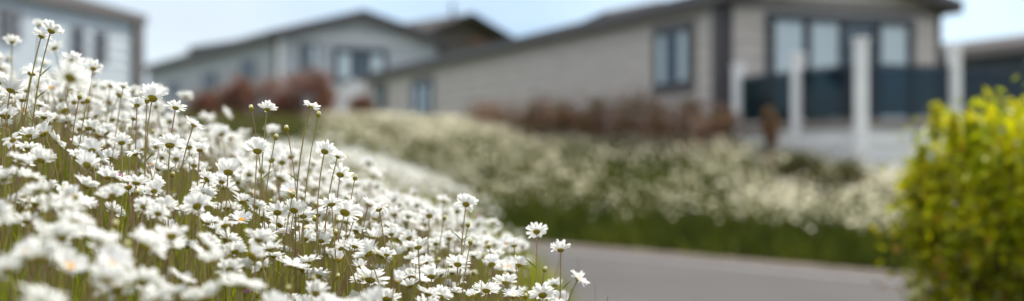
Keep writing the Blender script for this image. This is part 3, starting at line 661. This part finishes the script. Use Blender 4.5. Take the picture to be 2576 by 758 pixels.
# hand placed: X, Y, width px, depth, azimuth, tilt, foot X (where the stem crosses lower), label
HP = [
    (131, 74, 60, 2.40, 35, 40, 86, 'taller daisy of the pair on long curved stems against the pale blue lodge'),
    (106, 88, 50, 2.42, 40, 35, 58, 'shorter left daisy of the tall pair against the pale blue lodge'),
    (98, 62, 34, 3.1, 0, 35, 100, 'blurred daisy just behind the tall pair at the upper left'),
    (30, 103, 46, 3.0, -20, 30, 36, 'blurred daisy above the others at the left edge, left of the tall pair'),
    (182, 152, 56, 2.75, 0, 62, 180, 'ragged upright daisy behind the big blurred one at the upper left'),
    (180, 192, 92, 1.72, 10, 72, 150, 'large soft round daisy showing its whole olive back at the upper left'),
    (236, 170, 48, 2.75, 10, 45, 232, 'daisy in front of the narrow dark window of the pale blue lodge'),
    (311, 216, 32, 2.75, 30, 30, 270, 'small daisy leaning right near the corner of the pale blue lodge'),
    (385, 243, 76, 2.34, 5, 55, 375, 'broad daisy standing out below the corner of the pale blue lodge'),
    (443, 268, 50, 2.38, 15, 40, 432, 'daisy just right of the broad one below the lodge corner'),
    (345, 262, 44, 2.45, -10, 45, 345, 'daisy just left of the broad one below the lodge corner'),
    (490, 311, 50, 2.36, 60, 42, 455, 'daisy leaning right at the end of the left crowd in front of the lawn'),
    (673, 272, 48, 2.38, 10, 38, 655, 'left one of the two lone daisies rising before the red shrubs'),
    (783, 266, 44, 2.38, 45, 38, 762, 'right one of the two lone daisies rising before the red shrubs'),
    (648, 375, 70, 2.3, 0, 40, 638, 'wide daisy directly below the left lone daisy'),
    (818, 378, 58, 2.36, 15, 58, 826, 'left and larger daisy of the close pair below the right lone daisy'),
    (851, 392, 40, 2.4, 40, 45, 834, 'small right daisy of the close pair below the right lone daisy'),
    (857, 436, 60, 2.5, 10, 55, 850, 'slightly soft daisy under the close pair'),
    (503, 374, 50, 2.36, 0, 30, 480, 'flat daisy on a slanting stem below the one leaning right'),
    (428, 360, 72, 2.3, -5, 40, 430, 'spread daisy left of the flat one, below the left crowd edge'),
    (575, 428, 74, 2.3, 0, 45, 570, 'large crisp daisy left of the leaning bare stems'),
    (870, 530, 78, 2.36, 20, 62, 838, 'largest crisp daisy near the middle, fanned open to the upper left'),
    (741, 526, 62, 2.36, 10, 62, 752, 'right daisy of the side by side pair left of the largest crisp one'),
    (698, 531, 62, 2.36, -5, 58, 682, 'left daisy of the side by side pair left of the largest crisp one'),
    (607, 550, 62, 2.35, 170, 38, 592, 'daisy turned to show its yellow centre in the left middle'),
    (712, 582, 40, 2.36, 180, 25, 705, 'small daisy with an orange yellow centre just above its flat petals'),
    (1056, 661, 46, 2.36, 178, 24, 1040, 'tilted daisy with a yellow centre in the lower middle'),
    (1080, 540, 54, 2.75, 0, 55, 1078, 'soft daisy left of the tall one at the edge of the green verge'),
    (1173, 511, 56, 2.56, 10, 66, 1155, 'tall daisy on a thick mauve stem against the dark verge'),
    (1350, 580, 54, 2.56, 0, 66, 1335, 'tallest lone daisy standing over the road edge'),
    (1410, 625, 55, 2.45, 0, 38, 1392, 'lone daisy second from right above the grey road'),
    (1458, 699, 54, 2.62, 110, 62, 1440, 'rightmost lone daisy turned sideways above the grey road'),
    (1238, 661, 56, 2.42, 5, 50, 1240, 'round backed daisy right of the bud on the green stem'),
    (1152, 661, 60, 2.42, 5, 50, 1150, 'round backed daisy left of the bud on the green stem'),
    (1085, 690, 64, 2.34, -5, 38, 1068, 'daisy just below the tilted yellow centred one'),
    (932, 697, 84, 2.28, 10, 42, 905, 'wide flat daisy in the lower middle left of the yellow centred one'),
    (808, 603, 52, 2.36, 0, 55, 806, 'round daisy between the curved bud stems below the largest crisp one'),
    (1365, 738, 68, 2.5, 0, 58, 1360, 'daisy at the bottom edge below the tallest lone daisy'),
    (1272, 706, 60, 2.42, 10, 32, 1255, 'flat daisy at the lower right end of the near crowd'),
    (1290, 740, 56, 2.4, 170, 15, 1280, 'lowest flat daisy with a hint of orange at the bottom right of the crowd'),
    (1130, 597, 46, 2.8, 0, 40, 1128, 'soft daisy low beside the stem of the tall one at the green verge'),
    (1190, 642, 44, 2.7, 0, 40, 1192, 'soft daisy behind the bud on the green stem'),
    (1395, 715, 42, 2.8, 0, 45, 1392, 'soft daisy under the lone daisy second from right'),
    (800, 690, 62, 2.3, 0, 40, 800, 'daisy in the lower middle above the bottom edge, left of the wide flat one'),
    (905, 668, 44, 2.36, -20, 45, 900, 'small daisy just above the wide flat one in the lower middle'),
]
hand = []
for k, (X, Y, wpx, d, az, ti, fx, lab) in enumerate(HP):
    P = px(X, Y, d); s = wpx / F * d / .0425; N = nrm(az, ti * .72); P = P - Vector(N) * .004 * s
    gzz = .45; fx_m = (fx - HX) / F * d
    b0 = (P.x + (fx_m - P.x) * 1.25, d + rng.normal(0, .02))
    daisy(P, N, s, lab, 'tall daisies standing clear of the crowd' if k in (0, 1, 12, 13, 28, 29, 30, 31) else 'daisies of the near bank', base=b0, bow=(0.0, 0), leafy=3 if k in (0, 1, 12, 13, 28, 29, 30, 31) else 1, var=[1, 3, 2, 5, 9, 0, 7, 11, 4, 8, 10, 6][k % 12], k=14,
          stem_mat=M['stem2'] if k in (28, 29, 30, 17) else (M['stem'] if k in (0, 1, 12, 13) else None))
    hand.append((P.x, P.y, P.z))
BP = [(633, 275, 2.38, 655, 'closed bud beside the left lone daisy before the red shrubs'), (800, 291, 2.4, 768, 'bud on the side stem of the right lone daisy'),
      (722, 326, 2.42, 745, 'green bud left of the right lone daisy'), (693, 348, 2.38, 665, 'pale bud under the left lone daisy'),
      (893, 450, 2.38, 872, 'bud above the right of the largest crisp daisy'), (792, 553, 2.34, 800, 'bud on a slim stem below the left of the largest crisp daisy'),
      (736, 493, 2.34, 728, 'round bud above the side by side daisies'), (1183, 612, 2.34, 1165, 'bud with a white tip on a straight green stem'),
      (1118, 551, 2.7, 1105, 'soft pale bud between the two daisies at the green verge'), (1177, 568, 2.56, 1158, 'pale bud on the stem of the tall daisy at the green verge'),
      (1230, 622, 2.6, 1300, 'small bud on an arching stem over the green verge'), (1370, 681, 2.6, 1350, 'tiny bud low between the lone daisies over the road'),
      (932, 640, 2.36, 890, 'bud on a curved stem in the lower middle'), (200, 246, 2.42, 190, 'yellowish bud under the tall pair at the left'),
      (220, 255, 2.42, 200, 'second yellowish bud under the tall pair at the left'), (370, 256, 2.33, 368, 'bud in front of the broad daisy below the lodge corner')]
for X, Y, d, fx, lab in BP:
    P = px(X, Y, d); fm = (fx - HX) / F * d
    bud(P, (math.copysign(.3, X - fx) if abs(X - fx) > 5 else .05, .1, .95), .85, lab, 'daisy buds of the near bank', base=(P.x + (fm - P.x) * 1.4, d), bow=(0, 0))

# random crowd
def crowd(y0, y1, dens, mind, zlo, zhi, xl):
    pts = []; area = (xl[1] - xl[0]) * (y1 - y0); n = int(area * dens * 1.6); grid = {}
    for _ in range(n):
        x_ = rng.uniform(*xl); y_ = rng.uniform(y0, y1)
        if x_ > edge_x(y_) + rng.normal(-.04, .05 if y_ < 5 else .22): continue
        if abs(x_ / y_) > .52: continue
        if y_ < 1.9 and rng.random() > np.interp(y_, [1.0, 1.9], [.42, .85]) * (.55 + .75 * float(vnoise(np.array([x_ + 9.]), np.array([y_ + 3.]), .14, 4)[0])): continue
        z_ = float(near_top(x_, y_)) - zlo - abs(rng.normal(0, zhi))
        if rng.random() < .13 and y_ > 2.2: z_ += rng.uniform(.02, .075)
        c = (int(x_ / mind), int(y_ / mind)); ok = True
        for a in (-1, 0, 1):
            for b in (-1, 0, 1):
                for p in grid.get((c[0] + a, c[1] + b), ()):
                    if (p[0] - x_) ** 2 + (p[1] - y_) ** 2 + (p[2] - z_) ** 2 < mind * mind: ok = False
        if not ok: continue
        grid.setdefault(c, []).append((x_, y_, z_)); pts.append((x_, y_, z_))
    return pts
near = crowd(.98, 4.2, 235, .035, -.0, .06, (-2.3, .2))
near = [p for p in near if all((p[0] - h_[0]) ** 2 + (p[1] - h_[1]) ** 2 + (p[2] - h_[2]) ** 2 > .0011 for h_ in hand)]
def blocks(p):   # would stand in front of a hand placed head
    for h_ in hand:
        if p[1] < h_[1] - .02 and abs(p[0] / p[1] - h_[0] / h_[1]) < .010 and abs(p[2] / p[1] - h_[2] / h_[1]) < .009: return True
    return False
near = [p for p in near if not blocks(p)]
far = crowd(4.2, 12.6, 115, .04, .0, .05, (-3.6, .1))
vis = [p for p in near if abs(p[0] / p[1]) < .405 and -.112 < p[2] / p[1] < .13]
sizes = {p: rng.uniform(.78, 1.18) * (1.12 if p[1] < 1.8 else 1) for p in near}
vis.sort(key=lambda p: p[1] / sizes[p]); ind = vis[:300 - len(hand)]; inds = set(ind)
cut = max(p[1] for p in ind)
print('near', len(near), 'far', len(far), 'ind', len(ind), 'cut', cut)
for p in ind:
    X = HX + F * p[0] / p[1]; Y = HY - F * p[2] / p[1]
    if p[1] < 1.35: reg = 'very large blurred daisy among the nearest ones at the bottom left corner'
    elif p[1] < 1.6: reg = 'big soft white daisy just beyond the nearest ones at the lower left'
    elif p[1] < 1.85: reg = 'soft white daisy in the crowded lower left, behind the big blurred ones'
    elif X < 350: reg = 'white daisy in the crowd below the pale blue lodge'
    elif X < 700: reg = 'white daisy in the lower crowd between the left side and the middle'
    else: reg = 'white daisy in the near crowd toward the bottom middle'
    daisy((p[0], p[1], p[2]), rand_normal(), sizes[p], reg, reg.replace('daisy', 'daisies', 1), k=9)
# the rest of the crowd: one object
acc = NP()
def add_plant(p, s, lo):
    N = rand_normal(); Rm = np.array(rotN(N, rng.uniform(0, 6.28))) * s; P = np.array(p)
    hv = (HEADS_LO[int(rng.integers(0, 6))] if lo else HEADS[int(rng.integers(0, len(HEADS)))])
    acc.add(hv[0] @ Rm.T + P, hv[1], 0); acc.add(CAL[0] @ Rm.T + P, CAL[1], 1)
    if not lo: acc.add(DIS[0] @ Rm.T + P, DIS[1], 2)
    b = np.array([p[0] - N[0] * .05 + rng.normal(0, .03), p[1] - N[1] * .05 + rng.normal(0, .03), 0]); b[2] = float(ground_z(b[0], b[1])) - .01
    C = bez(b, P - np.array(N) * .003, N, 5 if lo else 8, (rng.normal(0, .025), rng.normal(0, .02)))
    V, Fq = tube_np(C, np.linspace(.0016, .0012, len(C)), 4 if lo else 6); acc.add(V, Fq, 3 if rng.random() < .5 else 4)
for p in near:
    if p not in inds: add_plant(p, sizes[p], False)
for p in far: add_plant(p, rng.uniform(.85, 1.15), True)
tag(obj('daisies', acc.mesh('daisies', [M['petal'], M['calyx'], M['disc'], M['stem'], M['stem2']])), 'dense crowd of white daisies covering the near bank up to its far end', 'daisies', kind='stuff')
# random buds of the near crowd
nb = 0
while nb < 60:
    x_, y_ = rng.uniform(-1.4, .1), rng.uniform(1.6, 3.2)
    if x_ > edge_x(y_) or abs(x_ / y_) > .4: continue
    z_ = float(near_top(x_, y_)) - .03 + rng.normal(.0, .015)
    lab = 'small daisy bud poking out of the crowd on the left' if x_ / y_ < -.2 else 'small daisy bud poking out of the crowd near the middle'
    bud((x_, y_, z_), (rng.normal(0, .2), .1, 1), rng.uniform(.6, .85), lab, lab.replace('bud', 'buds', 1)); nb += 1
# grass between the stems
acc = NP()
n = 30000; x = rng.uniform(-2.6, .35, n); y = rng.uniform(.8, 5.0, n); k = (np.abs(x / y) < .55) & (x < edge_x(y) + .35); x, y = x[k], y[k]
V, Fq = blades(np.stack([x, y, ground_z(x, y) - .01], -1), rng.uniform(.12, .36, len(x)), rng.uniform(.0025, .0055, len(x)), .2); acc.add(V, Fq, 0)
n = 26000; x = rng.uniform(-3.8, .5, n); y = rng.uniform(5.0, 12.8, n); k = (np.abs(x / y) < .5) & (x < edge_x(y) + .75); x, y = x[k], y[k]
V, Fq = blades(np.stack([x, y, ground_z(x, y) - .01], -1), rng.uniform(.12, .34, len(x)), rng.uniform(.006, .012, len(x)), .25); acc.add(V, Fq, 0)
n = 2300; x = rng.uniform(-2.0, .3, n); y = rng.uniform(1.7, 4.5, n); k = (np.abs(x / y) < .5) & (x < edge_x(y) + .05); x, y = x[k], y[k]
for a, b in zip(x, y):
    z0 = float(ground_z(a, b)); hh = rng.uniform(.26, .43); c = bez((a, b, z0), (a + rng.normal(0, .06), b + rng.normal(0, .05), z0 + hh), (rng.normal(0, .4), rng.normal(0, .3), 1), 6, (rng.normal(0, .03), 0))
    acc.add(*tube_np(c, np.linspace(.0014, .0006, 6), 4), 1 if rng.random() < .6 else 2)
tag(obj('grass', acc.mesh('grass', [M['grass'], M['stem2'], M['stem']], smooth=False)), 'olive green grass growing between the daisy stems of the near bank', 'grass', kind='stuff')
# pink flowers
for X, Y, d, lab in [(291, 446, 2.3, 'pink purple flower half hidden in the left crowd'), (617, 738, 2.3, 'pink flower at the bottom edge between daisies'),
                     (1205, 545, 4.6, 'blurred pink flower beside the tall daisy at the green verge')]:
    P = px(X, Y, d); gz_ = float(ground_z(P.x, P.y)); t = empty('pink_flower', (P.x, P.y, gz_), 0, lab, 'wildflower', 'pink wildflowers')
    rel = P - Vector((P.x, P.y, gz_)); s_ = MB(); s_.tube(bez((0, 0, 0), rel, (0, 0, 1), 8, (.01, 0)), [.0014] * 8, 6); s_.build('stem', M['stem2'], t, smooth=True)
    V, Fq = head_np(900 + int(X), n=7, cup=1.0, R_=.013, segs=3, droop=.25); V[:, :2] *= 1.1; V = V * 1.1 + np.array(rel)
    obj('petals', mesh_np('petals', V, Fq.ravel(), np.full(len(Fq), 4), [M['pink']]), t)
    V, Fq = dome_np(.004, .007, 0, -1, 8); V = V + np.array(rel); obj('calyx', mesh_np('calyx', V, Fq.ravel(), np.full(len(Fq), 4), [M['stem2']]), t)
